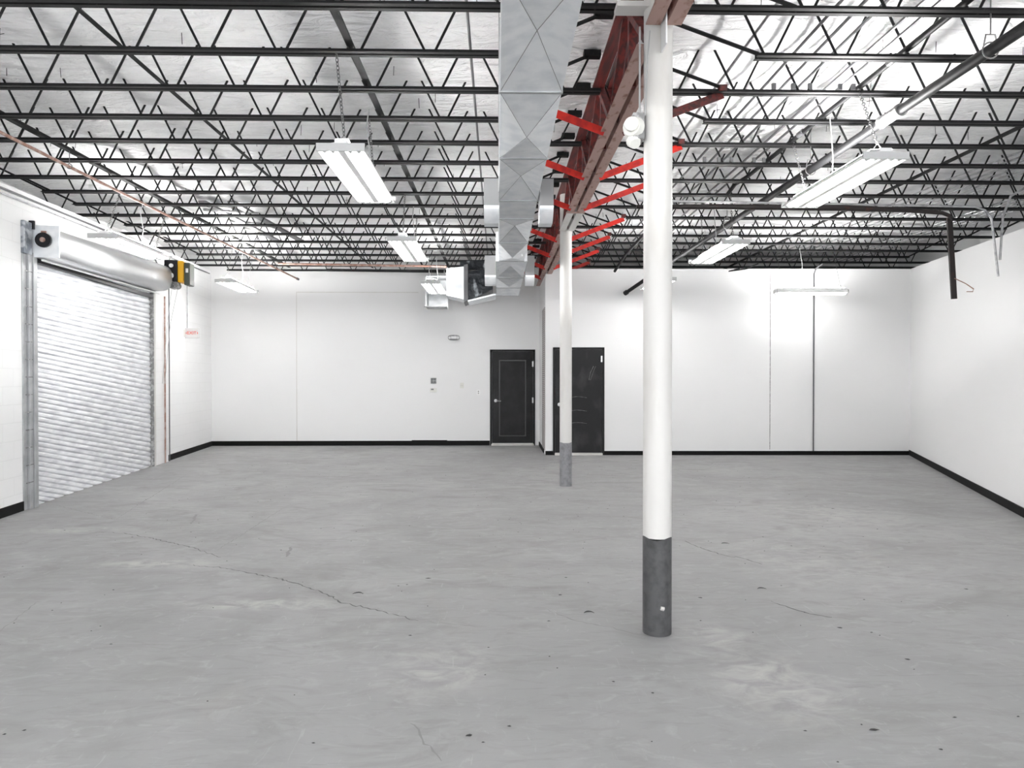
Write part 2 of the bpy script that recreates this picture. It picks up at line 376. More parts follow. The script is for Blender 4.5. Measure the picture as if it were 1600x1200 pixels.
# door_2 local: x along wall, +y into the room
MB().box(.145, .19, 0, .02, 0, 2.085).box(1.095, 1.14, 0, .02, 0, 2.085).box(.145, 1.14, 0, .02, 2.04, 2.085).build('door_frame', M['door'], d2)
MB().box(.192, 1.093, 0, .012, .045, 2.038).build('door_leaf', M['door_b'], d2)
MB().box(.18, 1.10, 0, .07, .002, .04).build('threshold', M['cream'], d2)
h = MB(); h.tube([(.27, .012, .98), (.27, .035, .98)], .036, 14); h.tube([(.27, .03, .98), (.27, .06, .98), (.38, .065, .975)], .011, 8); tag(h.build('door_handle', M['steel'], d2), 'satin steel lever handle')
MB().box(1.07, 1.10, .012, .026, 1.80, 1.92).build('hinge', M['steel'], d2)
sc_ = MB()
for z, r in ((1.12, .32), (.62, .26), (.86, .26)):
    pts = [(.50 + .10 * k, .0135, z + .012 * math.sin(k * 1.3)) for k in range(4)]; sc_.tube(pts, .0022, 4)
for k in range(2): sc_.tube([(.84 + k * .03, .0135, 1.45), (.87 + k * .05, .0135, 1.6), (.93 + k * .04, .0135, 1.72)], .002, 4)
sc_.build('scuff_marks', M['greybox'], d2)

# ------------------------------------------------------------------ roll-up door
rd = tag(empty('door_3'), 'galvanised steel roll-up door with round hood and side guides', None, None, 'structure')
rd.matrix_world = LT
def curtain():
    mb = MB(); UA, UB, OFF = .655, 4.29, -.03
    YA, YBd = 7.35 + UA * .992, 7.35 + UB * .992
    f = 1063.; n = 58; zA, zB = [], []
    for k in range(n + 1):
        za = 2.90 - k * .0575
        s = .235 - .075 * (k / 50.)
        zb = za + (za - 1.5) * (YBd / YA - 1) - s * 187 * YBd / f
        zA.append(za); zB.append(zb)
    prof = [(0, -.012), (.07, .006), (.30, .016), (.70, .015), (.86, .006), (.93, -.012)]
    cols = 10; rows = []
    for k in range(n):
        for (t, dv) in prof: rows.append((k, t, dv))
    rows.append((n - 1, 1.0, -.012))
    rnd = random.Random(5); ph = [rnd.uniform(0, 6.28) for _ in range(n)]; am = [rnd.uniform(.0, .006) for _ in range(n)]
    vs = []
    for k, t, dv in rows:
        for c in range(cols + 1):
            q = c / cols; u = UA + (UB - UA) * q
            zt = zA[k] * (1 - q) + zB[k] * q; zn = zA[k + 1] * (1 - q) + zB[k + 1] * q
            vs.append((u, OFF + dv + am[k] * math.sin(ph[k] + q * 7), zt + (zn - zt) * t))
    fs = []
    for r in range(len(rows) - 1):
        for c in range(cols):
            a = r * (cols + 1) + c; fs.append((a, a + cols + 1, a + cols + 2, a + 1))
    me = bpy.data.meshes.new('slat_curtain'); me.from_pydata(vs, [], fs)
    bm = bmesh.new(); bm.from_mesh(me)
    bmesh.ops.bisect_plane(bm, geom=bm.verts[:] + bm.edges[:] + bm.faces[:], plane_co=(0, 0, .002), plane_no=(0, 0, -1), clear_outer=True)
    bm.to_mesh(me); bm.free()
    me.polygons.foreach_set('use_smooth', [True] * len(me.polygons)); me.set_sharp_from_angle(angle=math.radians(38))
    me.materials.append(M['door_galv']); o = bpy.data.objects.new('slat_curtain', me); COL.objects.link(o); o.parent = rd
curtain()
g = MB().box(.42, .50, 0, .012, 0, 3.22).box(.505, .575, 0, .035, 0, 3.18).box(.58, .655, 0, .05, 0, 2.93); g.build('guide_rail', M['galv2'], rd, bevel=.003)
g = MB()
for k in range(15): g.box(.425, .575, .034, .038, .30 + .2 * k, .312 + .2 * k)
g.build('bracket', M['greybox'], rd)
g = MB().box(4.29, 4.35, 0, .045, 0, 2.95).box(4.36, 4.39, 0, .03, 0, 2.95); g.build('guide_rail', M['cream'], rd, bevel=.003)
g = MB().box(4.27, 4.292, -.02, .04, 0, 2.93); g.build('guide_strip', M['greybox'], rd)
# end bracket plate with bearing
MB().box(.59, .602, 0, .315, 2.885, 3.25).build('end_plate', M['galv'], rd)
hb = MB()
hb.tube([(.588, .155, 3.08), (.560, .155, 3.08)], .085, 20); hb.build('bearing', M['motor'], rd)
hb = MB(); hb.tube([(.56, .155, 3.08), (.545, .155, 3.08)], .028, 12); hb.box(.57, .59, .13, .18, 3.16, 3.185); hb.build('axle', M['copper'], rd)
MB().box(.41, .57, 0, .04, 2.90, 3.27).build('bracket', M['bluegrey'], rd, bevel=.006)
MB().box(.57, .60, 0, .06, 3.2, 3.30).build('bracket', M['motor'], rd, bevel=.006)
def hood():
    mb = MB(); secs = []
    for u, z0, z1, dv in ((.602, 2.885, 3.235, .31), (4.30, 2.96, 3.40, .33)):
        P = []
        for k in range(15):
            t = k / 14; a = PI * .5 - t * PI * .92
            ca, sa = math.cos(a), math.sin(a)
            P.append(Vector((u, dv * .30 + (dv * .70) * max(ca, 0) ** .62, (z0 + z1) / 2 + (z1 - z0) / 2 * math.copysign(abs(sa) ** .75, sa))))
        P.insert(0, Vector((u, 0, z1))); P.append(Vector((u, .12, z0))); P.append(Vector((u, 0, z0)))
        secs.append(P)
    n = len(secs[0]); fs = [(i, i + 1, n + i + 1, n + i) for i in range(n - 1)] + [tuple(range(n)), tuple(range(n, 2 * n))]
    mb.add(secs[0] + secs[1], fs); mb.smooth = True; return mb
hood().build('hood', M['hood'], rd)
hr = MB(); hr.tube([(.66, .10, 2.862), (4.36, .10, 2.925)], .013, 8); hr.build('hood_rod', M['white'], rd)
MB().box(.62, 4.36, -.09, .04, 2.835, 2.885).build('lintel_gap_shade', M['motor'], rd)  # black bar stands in for the shade in the gap below the hood

pil = MB().box(4.40, 4.98, 0, .03, 0, 3.0, LT); tag(pil.build('wall_pilaster', M['block']), kind='structure')
p = MB(); p.tube([LT @ Vector((4.74, .06, 0)), LT @ Vector((4.74, .06, 2.92))], .014, 8)
tag(p.build('vertical_pipe', M['copper']), 'thin rusty vertical pipe beside the roll-up door', 'pipe')
p = MB(); p.tube([LT @ Vector((5.0, .045, 0)), LT @ Vector((5.0, .045, 3.3))], .010, 8)
tag(p.build('conduit', M['conduit_dark']), 'slim grey conduit running from floor past the door motor', 'conduit')

# door operator
mo = thing('door_operator', 'black and yellow motor unit at the end of the roll-up hood', 'door motor'); mo.matrix_world = LT @ Matrix.Translation((4.32, 0, 0))
MB().box(0, .22, .19, .40, 3.12, 3.50).build('gear_case', M['motor'], mo, bevel=.015)
q = MB(); q.tube([(0, .30, 3.23), (-.02, .30, 3.23)], .05, 16); q.build('sprocket', M['white'], mo)
q = MB(); q.tube([(0, .31, 3.40), (-.02, .31, 3.40)], .034, 14); q.build('sprocket', M['white'], mo)
q = MB().box(.0, .25, .405, .50, 3.12, 3.49); q.build('yellow_cover', M['yellow'], mo, bevel=.02)
q = MB().box(.02, .27, .505, .60, 3.08, 3.46); q.build('control_box', M['olive'], mo, bevel=.012)
q = MB().box(.012, .02, .535, .575, 3.29, 3.36); q.build('warning_sticker', M['white'], mo)
q = MB(); q.tube([(.0, .30, 3.08), (.18, .30, 3.08)], .065, 16); q.tube([(.0, .37, 3.07), (.14, .37, 3.07)], .06, 16); q.build('chain_wheel', M['greybox'], mo)
q = MB().box(-.20, .02, 0, .22, 3.0, 3.12); q.build('mounting_bracket', M['conduit_dark'], mo)
q = MB(); q.tube([(.0, .10, 3.40), (-.12, .10, 3.47), (-.12, .16, 3.53), (.03, .16, 3.52)], .012, 6); q.build('bracket_arm', M['conduit'], mo)
q = MB(); q.tube([(.06, .30, 3.05), (.06, .22, 2.4), (.06, .14, 1.4)], .004, 5); q.tube([(.14, .37, 3.05), (.14, .24, 2.4), (.14, .15, 1.4)], .004, 5); q.build('pull_chain', M['wire'], mo)

# exit sign with its conduit
es = thing('exit_sign', 'small white EXIT sign with orange red letters on the block wall', 'exit sign', (-6.04, 13.3, 2.36))
MB().box(0, .26, -.025, .025, -.095, .095).build('sign_body', M['endcap'], es, bevel=.006)
MB().box(-.02, .0, -.05, .05, -.07, .07).build('mounting_plate', M['plastic'], es)
def letters(parent, txt, x, y, z, size, m, name='lettering', T=None):
    cu = bpy.data.curves.new(name, 'FONT'); cu.body = txt; cu.size = size; cu.extrude = .001; cu.align_x = 'CENTER'; cu.align_y = 'CENTER'
    ob = bpy.data.objects.new(name, cu); COL.objects.link(ob); dg = bpy.context.evaluated_depsgraph_get()
    me = bpy.data.meshes.new_from_object(ob.evaluated_get(dg)); bpy.data.objects.remove(ob)
    me.materials.clear(); me.materials.append(m); o = bpy.data.objects.new(name, me); COL.objects.link(o)
    o.parent = parent; o.location = (x, y, z); o.rotation_euler = (PI / 2, 0, 0) if T is None else T; return o
letters(es, 'EXIT', .13, -.028, 0, .088, M['orange'])
q = MB().add([(.012, -.027, 0), (.03, -.027, .025), (.03, -.027, -.025)], [(0, 1, 2)]); q.build('arrow_mark', M['orange'], es)
q = MB().add([(.25, -.027, 0), (.232, -.027, .025), (.232, -.027, -.025)], [(0, 1, 2)]); q.build('arrow_mark', M['orange'], es)
q = MB(); q.tube([(.0, .07, .09), (.0, .07, 1.25)], .008, 6); q.build('conduit', M['conduit'], es)

# items on the back wall
em = thing('emergency_light', 'small oval emergency light high on the back wall', 'emergency light', (-.97, YB, 2.38))
q = MB(); prof = [(.13 * math.copysign(abs(math.cos(a)) ** .6, math.cos(a)), .06 * math.copysign(abs(math.sin(a)) ** .8, math.sin(a))) for a in [2 * PI * k / 20 for k in range(20)]]
q.prism(prof, (0, 0, 0), (0, -.05, 0), (1, 0, 0), (0, 0, 1)); q.build('housing', M['greybox'], em, bevel=.006)
q = MB().box(-.06, .06, -.056, -.05, -.025, .03); q.build('lens', M['white'], em)
for sx in (-1, 1):
    q = MB(); q.tube([(sx * .09, -.05, .0), (sx * .09, -.075, -.005)], .028, 12); q.build('lamp_head', M['white'], em)
t = thing('keypad', 'square grey wall panel of four buttons above the thermostat', 'wall panel', (-1.42, YB, 1.43))
MB().box(-.062, .062, -.02, 0, -.062, .062).build('panel_plate', M['greybox'], t)
q = MB()
for i in (-1, 1):
    for j in (-1, 1): q.box(i * .03 - .022, i * .03 + .022, -.026, -.02, j * .03 - .022, j * .03 + .022)
q.build('button_key', M['screen'], t)
t = thing('thermostat', 'small white thermostat with dark display under the grey panel', 'thermostat', (-1.425, YB, 1.22))
MB().box(-.075, .075, -.025, 0, -.04, .045).build('casing', M['plastic'], t, bevel=.006)
MB().box(-.05, .01, -.028, -.025, .005, .035).build('display', M['screen'], t)
t = thing('light_switch', 'ivory double switch plate between thermostat and black door', 'light switch', (-.795, YB, 1.325))
MB().box(-.042, .042, -.008, 0, -.06, .06).build('cover_plate', M['plastic'], t)
for x in (-.018, .018): MB().box(x - .008, x + .008, -.018, -.008, -.014, .014).build('toggle', M['cream'], t)
t = thing('wall_outlet', 'small white outlet plate beside the panelled black door', 'outlet', (-.43, YB, 1.175))
MB().box(-.035, .035, -.007, 0, -.055, .055).build('cover_plate', M['white'], t)
for z in (-.02, .02): MB().box(-.012, .012, -.010, -.007, z - .012, z + .012).build('socket', M['greybox'], t)

# ------------------------------------------------------------------ columns
def column(y, label, zg, mg):
    t = thing('steel_column', label, 'column', (.94, y, 0)); r = .083
    a = MB(); a.tube([(0, 0, zg), (0, 0, 4.06)], r, 32); a.build('shaft', M['cream'], t)
    n = 32; vs = []
    for j, z in enumerate((0, .02, zg)):
        for k in range(n):
            a_ = 2 * PI * k / n; zz = z + (.008 * math.sin(a_ * 3 + y) if j == 2 else 0); rr = r + (.0015 if j else .001)
            vs.append((rr * math.cos(a_), rr * math.sin(a_), zz))
    b = MB(); b.add(vs, [(j * n + k, j * n + (k + 1) % n, (j + 1) * n + (k + 1) % n, (j + 1) * n + k) for j in range(2) for k in range(n)]); b.smooth = True
    tag(b.build('painted_base', mg, t), 'dark grey painted foot of the column')
    return t
c1 = column(3.98, 'large white round column with dark grey painted base in the open floor', .565, M['greycol'])
c2 = column(9.40, 'smaller white column standing before the flat black door', .60, M['greycol2'])
c1.location.x = .938
q = MB().box(-.004, .004, -.20, -.07, 3.36, 3.56); q.build('stabiliser_plate', M['white'], c1)
q = MB().box(-.25, .0, -.06, .05, 3.64, 3.67); q.build('cap_plate', M['cream'], c1)
q = MB(); q.tube([(-.0, -.088, .17), (.02, -.086, .165)], .012, 6); q.build('chipped_paint', M['cream'], c1)
q = MB(); q.tube([(-.06, -.055, 3.5), (-.075, -.045, 3.3), (-.083, -.03, 3.02)], .004, 5); q.build('cable', M['wire'], c1)
q = MB(); q.tube([(.088, .03, .75), (.088, .03, 1.15)], .004, 5); q.build('red_edge_wire', M['red'], c1)
sp = thing('horn_speaker', 'white round alarm horn on a grey box fixed to the large column', 'alarm horn', (.80, 3.98, 2.93))
MB().box(-.02, .048, -.06, .06, -.05, .10).build('junction_box', M['greybox'], sp, bevel=.004)
q = MB(); q.tube([(-.01, -.03, .02), (-.03, -.06, .02)], [.066, .054], 18); q.tube([(-.03, -.06, .025), (-.035, -.085, .025)], .04, 16); q.build('horn', M['plastic'], sp)
q = MB(); q.tube([(-.01, -.02, -.05), (-.005, -.05, -.08)], [.044, .03], 14); q.build('lower_horn', M['plastic'], sp)
q = MB(); q.tube([(.03, 0, .10), (.03, 0, .62)], .006, 6); q.build('conduit', M['wire'], sp)

# ------------------------------------------------------------------ red girder, one span between supports
def girder(y0, y1, label, pale=None):
    t = thing('roof_girder', label, 'girder', (.94, y0, 3.5)); L_ = y1 - y0
    def chord(a, b, z, w_=.085, h_=.085, gap=.017):
        m_ = MB()
        for s in (-1, 1):
            pr = [(s * gap, 0), (s * (gap + w_), 0), (s * (gap + w_), .010), (s * (gap + .010), .010), (s * (gap + .010), h_), (s * gap, h_)]
            m_.prism(pr, (0, a, z), (0, b, z), (1, 0, 0), (0, 0, 1))
        return m_
    if pale: 
        chord(.12, pale - y0, 0).build('bottom_chord', M['rust'], t)
        tag(chord(pale - y0, L_ - .12, 0).build('bottom_chord', M['cream'], t), 'white painted end of the chord')
        MB().box(-.115, .115, pale - y0 - .05, pale - y0 + .02, -.006, .0).build('splice_plate', M['rust'], t)
    else: chord(.12, L_ - .12, 0).build('bottom_chord', M['rust'], t)
    chord(0, L_, .52, .10, .09).build('top_chord', M['darkred'], t)
    n = max(2, round(L_ / 1.3)); st = (L_ - .24) / n
    for k in range(n):
        ya = .12 + st * k; ym = ya + st / 2; yb = ya + st
        for (p0, p1) in (((ya, .04), (ym, .58)), ((ym, .58), (yb, .04))):
            w1 = MB()
            for s in (-1, 1): w1.bar((s * .035, p0[0], p0[1]), (s * .035, p1[0], p1[1]), .045, .055, (1, 0, 0))
            w1.build('web_member', M['darkred'], t)
        w1 = MB().box(-.03, .03, ym - .03, ym + .03, .02, .56); w1.build('post', M['darkred'], t)
    return t
girder(3.98, 9.40, 'red primed truss girder running between the large and the small column', 8.25)
girder(9.40, 14.98, 'red primed truss girder running from the small column to the back wall')
girder(-1.4, 3.98, 'brown chorded truss girder ending over the large column')

# ------------------------------------------------------------------ roof joists
NJ = 18
JY = [4.32 + .627 * k for k in range(NJ)]
def angle_chord(a, b, z, y):
    m_ = MB()
    for s in (-1, 1):
        pr = [(s * .010, 0), (s * .046, 0), (s * .046, .005), (s * .016, .005), (s * .016, .034), (s * .010, .034)]
        m_.prism(pr, (a, y, z), (b, y, z), (0, 1, 0), (0, 0, 1))
    return m_
def joist(y, xa, xb, v0, ends, label, group):
    """xa..xb bottom chord; v0 = one web vertex; ends = extra bars"""
    t = thing('roof_joist', label, 'joist', (0, y, 3.83), 0, group)
    angle_chord(xa, xb, 0, 0).build('bottom_chord', M['black'], t)
    pts = []; n0 = math.ceil((xa + .05 - v0) / .534)
    x = v0 + .534 * n0
    while x <= xb - .05:
        pts += [(x - .034, 0, .022), (x + .034, 0, .022)] if not pts else [(x - .034, 0, .022), (x + .034, 0, .022)]
        x += .534
    z_ = []
    for i in range(0, len(pts), 2):
        if i: 
            mx = (pts[i - 1][0] + pts[i][0]) / 2
            z_ += [(mx - .035, 0, .42), (mx + .035, 0, .42)]
        z_ += [pts[i], pts[i + 1]]
    if z_:
        z_ = [(z_[0][0] - .198, 0, .42)] + z_ + [(z_[-1][0] + .198, 0, .42)]
        wv = MB()
        for a, b in zip(z_[:-1], z_[1:]): wv.tube([a, b], .0095, 6)
        wv.build('web_lattice', M['black'], t)
    eb = MB()
    for (a, b) in ends: eb.tube([(a[0], 0, a[1] - 3.83), (b[0], 0, b[1] - 3.83)], .014, 6)
    if eb.v: eb.build('end_bar', M['black'], t)
    return t
for k, y in enumerate(JY):
    short = k in (7, 8, 10, 12, 14)
    xa = -5.73 if short else -6.6
    if k == 17: xa = -5.9
    o = 'row of black bar joists on the roll-up door side'
    lab = f'black bar joist above the roll-up door side, {ORD[NJ-1-k]} from the back wall'
    even = (k % 2 == 0)
    xb = .84 if even else .05
    tj = joist(y, xa, xb, -3.16 - .534 * 6, [((.10, 3.86), (.74, 4.13))] + ([((-5.70, 3.86), (-6.4, 4.2))] if short else []), lab, o)
    MB().box(.70, .84, -.04, .04, .29, .335).build('bearing_seat', M['black'], tj)
for k, y in enumerate(JY[:17]):
    even = (k % 2 == 0)
    xa = 1.04 if even else 1.88
    xb = 8.9 if k not in (10, 12, 14) else 8.0
    # joists that would meet the inner wall top stay above it
    lab = f'black bar joist above the sprinkler main side, {ORD[16-k]} from the back wall'
    tj = joist(y, xa, xb, 1.98 - .534 * 1, [((1.90, 3.86), (1.14, 4.13))] + ([((8.0, 3.86), (8.7, 4.2))] if xb < 8.5 else []), lab, 'row of black bar joists on the sprinkler main side')
    MB().box(1.04, 1.18, -.04, .04, .29, .335).build('bearing_seat', M['black'], tj)

# red angle braces from girder to joists
BY = [(5.57, 0), (6.83, 0), (8.08, 0), (9.96, 1), (11.22, 1), (12.47, 0), (13.73, 0)]
for i, (y, _) in enumerate(BY):
    for s in (-1, 1):
        t = thing('angle_brace', f"red angle brace {ORD[len(BY)-1-i]} from the back wall, on the girder's {'duct' if s < 0 else 'sprinkler main'} side", 'brace', (.94 + s * .06, y - .03, 3.53), 0, 'red angle braces of the girder')
        m_ = MB(); b = Vector((s * .84, .04, .33)); a = Vector((0, 0, 0)); t_ = (b - a).normalized(); u = t_.cross(Vector((0, 1, 0))).normalized(); v = Vector((0, 1, 0))
        if u.z > 0: u = -u
        m_.prism([(0, 0), (.065, 0), (.065, .007), (.007, .007), (.007, .065), (0, .065)], a, b, u, v)
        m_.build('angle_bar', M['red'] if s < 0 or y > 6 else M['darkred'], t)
        MB().box(b.x - .03, b.x + .03, -.01, .05, b.z - .02, b.z + .03).build('bolted_end', M['darkred'], t)

# ------------------------------------------------------------------ bridging bars, pipes, conduits
def pipe(name, pts, r, m, label, cat, group=None, n=10):
    b = MB(); b.tube(pts, r, n); return tag(b.build(name, m), label, cat, group)
def bridge(x, label, y0=2.2, y1=14.9, z=3.885, wd=.035):
    b = MB(); b.prism([(-wd / 2, 0), (wd / 2, 0), (wd / 2, .006), (-wd / 2 + .006, .006), (-wd / 2 + .006, wd), (-wd / 2, wd)], (x, y0, z), (x, y1, z), (1, 0, 0), (0, 0, 1))
    return tag(b.build('bridging_angle', M['black']), label, 'bridging bar', 'bridging bars across the joists')
bridge(-2.72, 'black bridging bar crossing the joists midway between door and duct')
bridge(-1.06, 'wide black bridging bar crossing the joists beside the ceiling lights', wd=.055)
bridge(-4.52, 'black bridging bar crossing the joists above the rusty sprinkler pipe', wd=.06)
bridge(4.98, 'black bridging bar crossing the joists beyond the sprinkler main', wd=.03, z=3.875)
pipe('conduit', [(-.20, 2.2, 3.90), (-.20, 14.8, 3.90)], .010, M['conduit_dark'], 'thin grey conduit through the joists beside the duct', 'conduit')
pipe('conduit', [(1.87, 2.2, 4.02), (1.90, 7.5, 4.02)], .013, M['conduit'], 'grey conduit through the joists closest to the large column', 'conduit')
# big sprinkler main
sm = thing('sprinkler_main', 'thick black sprinkler main hung in clevis hangers under the joists', 'sprinkler pipe', (3.16, 4, 3.6))
b = MB(); b.tube([(0, -2.6, 0), (0, 7.6, 0)], .038, 14); b.build('pipe', M['darkpipe'], sm)
b = MB(); b.tube([(0, 7.6, 0), (-.05, 7.72, -.02), (-.70, 8.92, -.47)], .034, 12); b.build('drop_pipe', M['darkpipe'], sm)
b = MB(); b.tube([(-.70, 8.92, -.47), (-.73, 8.97, -.49)], .046, 12); b.build('end_cap', M['darkpipe'], sm)
for y in (1.42,): 
    b = MB(); b.tube([(0, y - .12, 0), (0, y + .12, 0)], .047, 14); b.tube([(0, y - .14, 0), (0, y - .10, 0)], .052, 14); b.tube([(0, y + .10, 0), (0, y + .14, 0)], .052, 14); b.build('coupling', M['greybox'], sm)
for y in (.32, 2.83, 5.34):
    b = MB(); b.tube([(0.052 * math.cos(a), y, .052 * math.sin(a)) for a in [2 * PI * k / 16 for k in range(16)]], .005, 6, closed=True)
    b.tube([(-.045, y, .03), (-.03, y, .10), (.03, y, .10), (.045, y, .03)], .005, 6)
    b.build('clevis', M['steel'], sm)
    b = MB(); b.tube([(0, y, .10), (0, y, .45)], .005, 6); b.build('hanger_rod', M['steel'], sm)
# rusty branch pipe
cp = thing('sprinkler_branch', 'thin rusty copper-coloured pipe running back over the roll-up door side', 'sprinkler pipe', (-4.46, 4, 3.7))
b = MB(); b.tube([(0, -1.5, .02), (-.02, 4, 0), (.20, 10.6, -.10)], .016, 10); b.build('pipe', M['copper'], cp)
b = MB(); b.tube([(.20, 10.55, -.10), (.20, 10.64, -.10)], .026, 10); b.build('end_cap', M['conduit_dark'], cp)
for y in (4.2, 6.7):
    b = MB(); b.tube([(0.026 * math.cos(a), y - 1.0, .026 * math.sin(a)) for a in [2 * PI * k / 12 for k in range(12)]], .004, 5, closed=True); b.tube([(0, y - 1, .026), (0, y - 1, .16)], .004, 5); b.build('ring_hanger', M['conduit_dark'], cp)
# parallel conduits in the sprinkler bay
for i, (x, ylast) in enumerate(((2.27, 12.4), (2.43, 12.4), (2.57, 12.4), (2.82, 12.4), (2.93, 12.4))):
    t = thing('ceiling_conduit', f'grey conduit within the joists, {ORD[i]} out from the column row of five parallel ones', 'conduit', (x, 0, 4.0), 0, 'five parallel conduits behind the large column')
    b = MB(); b.tube([(0, 2.2, 0), (0.04, ylast, 0)], .0125, 8); b.build('pipe', M['conduit_dark'], t)
    for y in (JY[2], JY[5], JY[8]): MB().box(-.016, .016, y - .012, y + .012, -.13, -.08).build('beam_clamp', M['conduit_dark'], t)
bd = thing('sprinkler_branch', 'dark pipe threaded through the joists beside the five grey conduits', 'sprinkler pipe', (2.98, 0, 3.9))
b = MB(); b.tube([(.02, 2.2, 0), (0, 8.1, 0), (-.06, 8.35, -.02), (-.12, 8.45, -.12)], .024, 10); b.build('pipe', M['darkpipe'], bd)
for y in (5.05, 6.6):
    b = MB(); b.tube([(0, y, 0), (0, y + .10, 0)], .030, 10); b.build('coupling', M['conduit_dark'], bd)
pipe('drop_pipe', [(2.32, 9.6, 3.80), (2.30, 12.2, 3.72), (2.22, 12.9, 3.52)], .026, M['darkpipe'], 'short dark pipe angled down beside the small column', 'pipe')
for i in range(6):
    x = 5.75 + .15 * i
    pipe('ceiling_conduit', [(x + .25, 6.2, 4.03), (x, 8.6, 4.03), (x - .02, 14.6, 4.03)], .011, M['conduit'], f'thin conduit in the far bundle over the plain wall, {ORD[i]} out from the sprinkler main', 'conduit', 'far bundle of thin conduits', 6)
for i in range(5):
    x = 7.05 + .14 * i
    pipe('ceiling_conduit', [(x + .1, 7.6, 3.98), (x - .05, 14.6, 3.98)], .011, M['conduit'], f'thin conduit high by the outer wall, {ORD[4-i]} in from that wall', 'conduit', 'outer bundle of thin conduits', 6)
# conduits along the head of the door-side wall
pipe('conduit', [LT @ Vector((-3, .04, 3.42)), LT @ Vector((7.5, .04, 3.74))], .013, M['conduit_dark'], 'upper thin conduit along the top of the block wall', 'conduit')
pipe('conduit', [LT @ Vector((-3, .035, 3.37)), LT @ Vector((4.7, .035, 3.60))], .010, M['conduit'], 'lower thin conduit along the top of the block wall', 'conduit')
# transverse dark copper pipe far back
pipe('cross_pipe', [(-4.4, 13.75, 3.78), (-1.4, 13.85, 3.76), (-1.04, 13.85, 3.75)], .022, M['copper'], 'dark reddish pipe crossing beneath the last joists near the back', 'pipe')
pipe('cross_pipe', [(-3.6, 14.4, 3.76), (-.4, 14.4, 3.73)], .028, M['darkpipe'], 'black pipe crossing beneath the last joists before the back wall', 'pipe')
# wrapped black line with hanging strap
st = thing('hanging_strap', 'black wrapped line crossing below the joists, its end hanging down straight', 'strap', (5.1, 7.6, 3.36))
b = MB(); b.tube([(-3.55, 0, .05), (-2.6, 0, .055), (-1.2, 0, .05), (-.5, 0, .03), (-.08, 0, .0), (0, 0, -.03), (.02, 0, -.09)], [.022, .03, .034, .026, .022, .022, .022], 10); b.build('crossing_line', M['strap'], st)
b = MB(); b.bar((.0, 0, -.06), (.06, 0, -.97), .06, .022, (0, 1, 0)); b.build('hanging_end', M['strap'], st)
b = MB(); b.tube([(.05, -.02, -.74), (.18, -.02, -.80), (.27, -.02, -.86), (.26, -.02, -.89), (.19, -.02, -.89)], .005, 6); b.build('wire_hook', M['copper'], st)
# pale conduit turning down the plain wall
pipe('conduit', [(1.6, 7.75, 3.52), (5.50, 7.75, 3.47), (5.62, 7.75, 3.43), (5.68, 7.73, 3.33), (5.74, 7.7, 2.66)], .013, M['conduit'], 'pale conduit crossing the bay and turning down the plain wall', 'conduit')
pipe('conduit', [(6.05, 7.7, 3.68), (5.88, 7.7, 3.58), (5.79, 7.7, 3.35), (5.76, 7.7, 2.85)], .013, M['conduit'], 'second pale conduit bending down beside the first on the plain wall', 'conduit')
# back office wall conduit
b = MB(); b.tube([BT @ Vector(q) for q in ((5.24, .25, 3.66), (5.20, .06, 3.60), (5.18, .02, 3.5), (5.18, .02, .08))], .013, 8)
tag(b.build('conduit', M['conduit_dark']), 'vertical grey conduit down the office wall behind the end light', 'conduit')
# dangling bent wire under the last joists
pipe('hanging_wire', [(4.85, 12.6, 3.62), (4.6, 12.6, 3.52), (4.3, 12.6, 3.48), (4.5, 12.6, 3.53)], .012, M['darkpipe'], 'bent dark wire dangling above the thin end light', 'wire')

# grey strut pieces lying above the joists
def strip_frame():
    t = thing('strut_frame', 'broken grey metal strut frame lodged above the joists', 'metal frame', (-4.3, 10.9, 4.0))
    for dx in (0, .42):
        m_ = MB(); m_.bar((dx, -.9, .06), (dx + .28, 1.7, .0), .11, .03); m_.build('rail', M['conduit_dark'], t)
    for k in range(3):
        m_ = MB(); m_.bar((-.15 + .1 * k, -.5 + .8 * k, .04), (.6 + .1 * k, -.25 + .8 * k, .04), .09, .02); m_.build('cross_strap', M['greybox'], t)
strip_frame()

# ------------------------------------------------------------------ duct
du = thing('air_duct', 'galvanised rectangular air duct hanging below the joists beside the girder', 'air duct', (0, 0, 3.16))
sec = [-1.0, .33, 1.55, 2.76, 3.97, 5.17, 6.40, 7.13, 8.41, 9.71, 11.33, 12.6, 13.8]
for i, (a, b_) in enumerate(zip(sec[:-1], sec[1:])):
    xa, xb, dz = (.015, .372, 0) if b_ < 9.8 else (-.03, .42, 0.0)
    h_ = .42; dip = 0 if i == 6 else (.018 if i < 3 else .05 if i < 7 else .07)
    m_ = MB(); a2, b2 = a + .012, b_ - .012
    mid = ((xa + xb) / 2, (a2 + b2) / 2, -dip if i % 2 == 0 else dip * 1.0)
    vs = [(xa, a2, 0), (xb, a2, 0), (xb, b2, 0), (xa, b2, 0), mid, (xa, a2, h_), (xb, a2, h_), (xb, b2, h_), (xa, b2, h_)]
    m_.add(vs, [(0, 4, 1), (1, 4, 2), (2, 4, 3), (3, 4, 0), (5, 6, 7, 8), (0, 1, 6, 5), (1, 2, 7, 6), (2, 3, 8, 7), (3, 0, 5, 8)])
    ds = m_.build('duct_section', M['galv'], du)
    if i < 8 and dip:
        q = MB(); 
        for c_ in vs[:4]: q.tube([(c_[0], c_[1], -.0005), (mid[0], mid[1], mid[2] - .0005)], .0014, 4)
        q.build('crease', M['conduit_dark'], ds)
    m_ = MB().box(xa - .006, xb + .006, b_ - .012, b_ + .012, -.006, h_ + .006); m_.build('flange', M['galv2'], du)
for y in (3.0, 4.6, 6.1, 7.7, 9.1, 10.6, 12.2):
    for x in (.008, .38): 
        m_ = MB().box(x - .003, x + .003, y - .015, y + .015, .0, .85); m_.build('hanger_strap', M['galv2'], du)
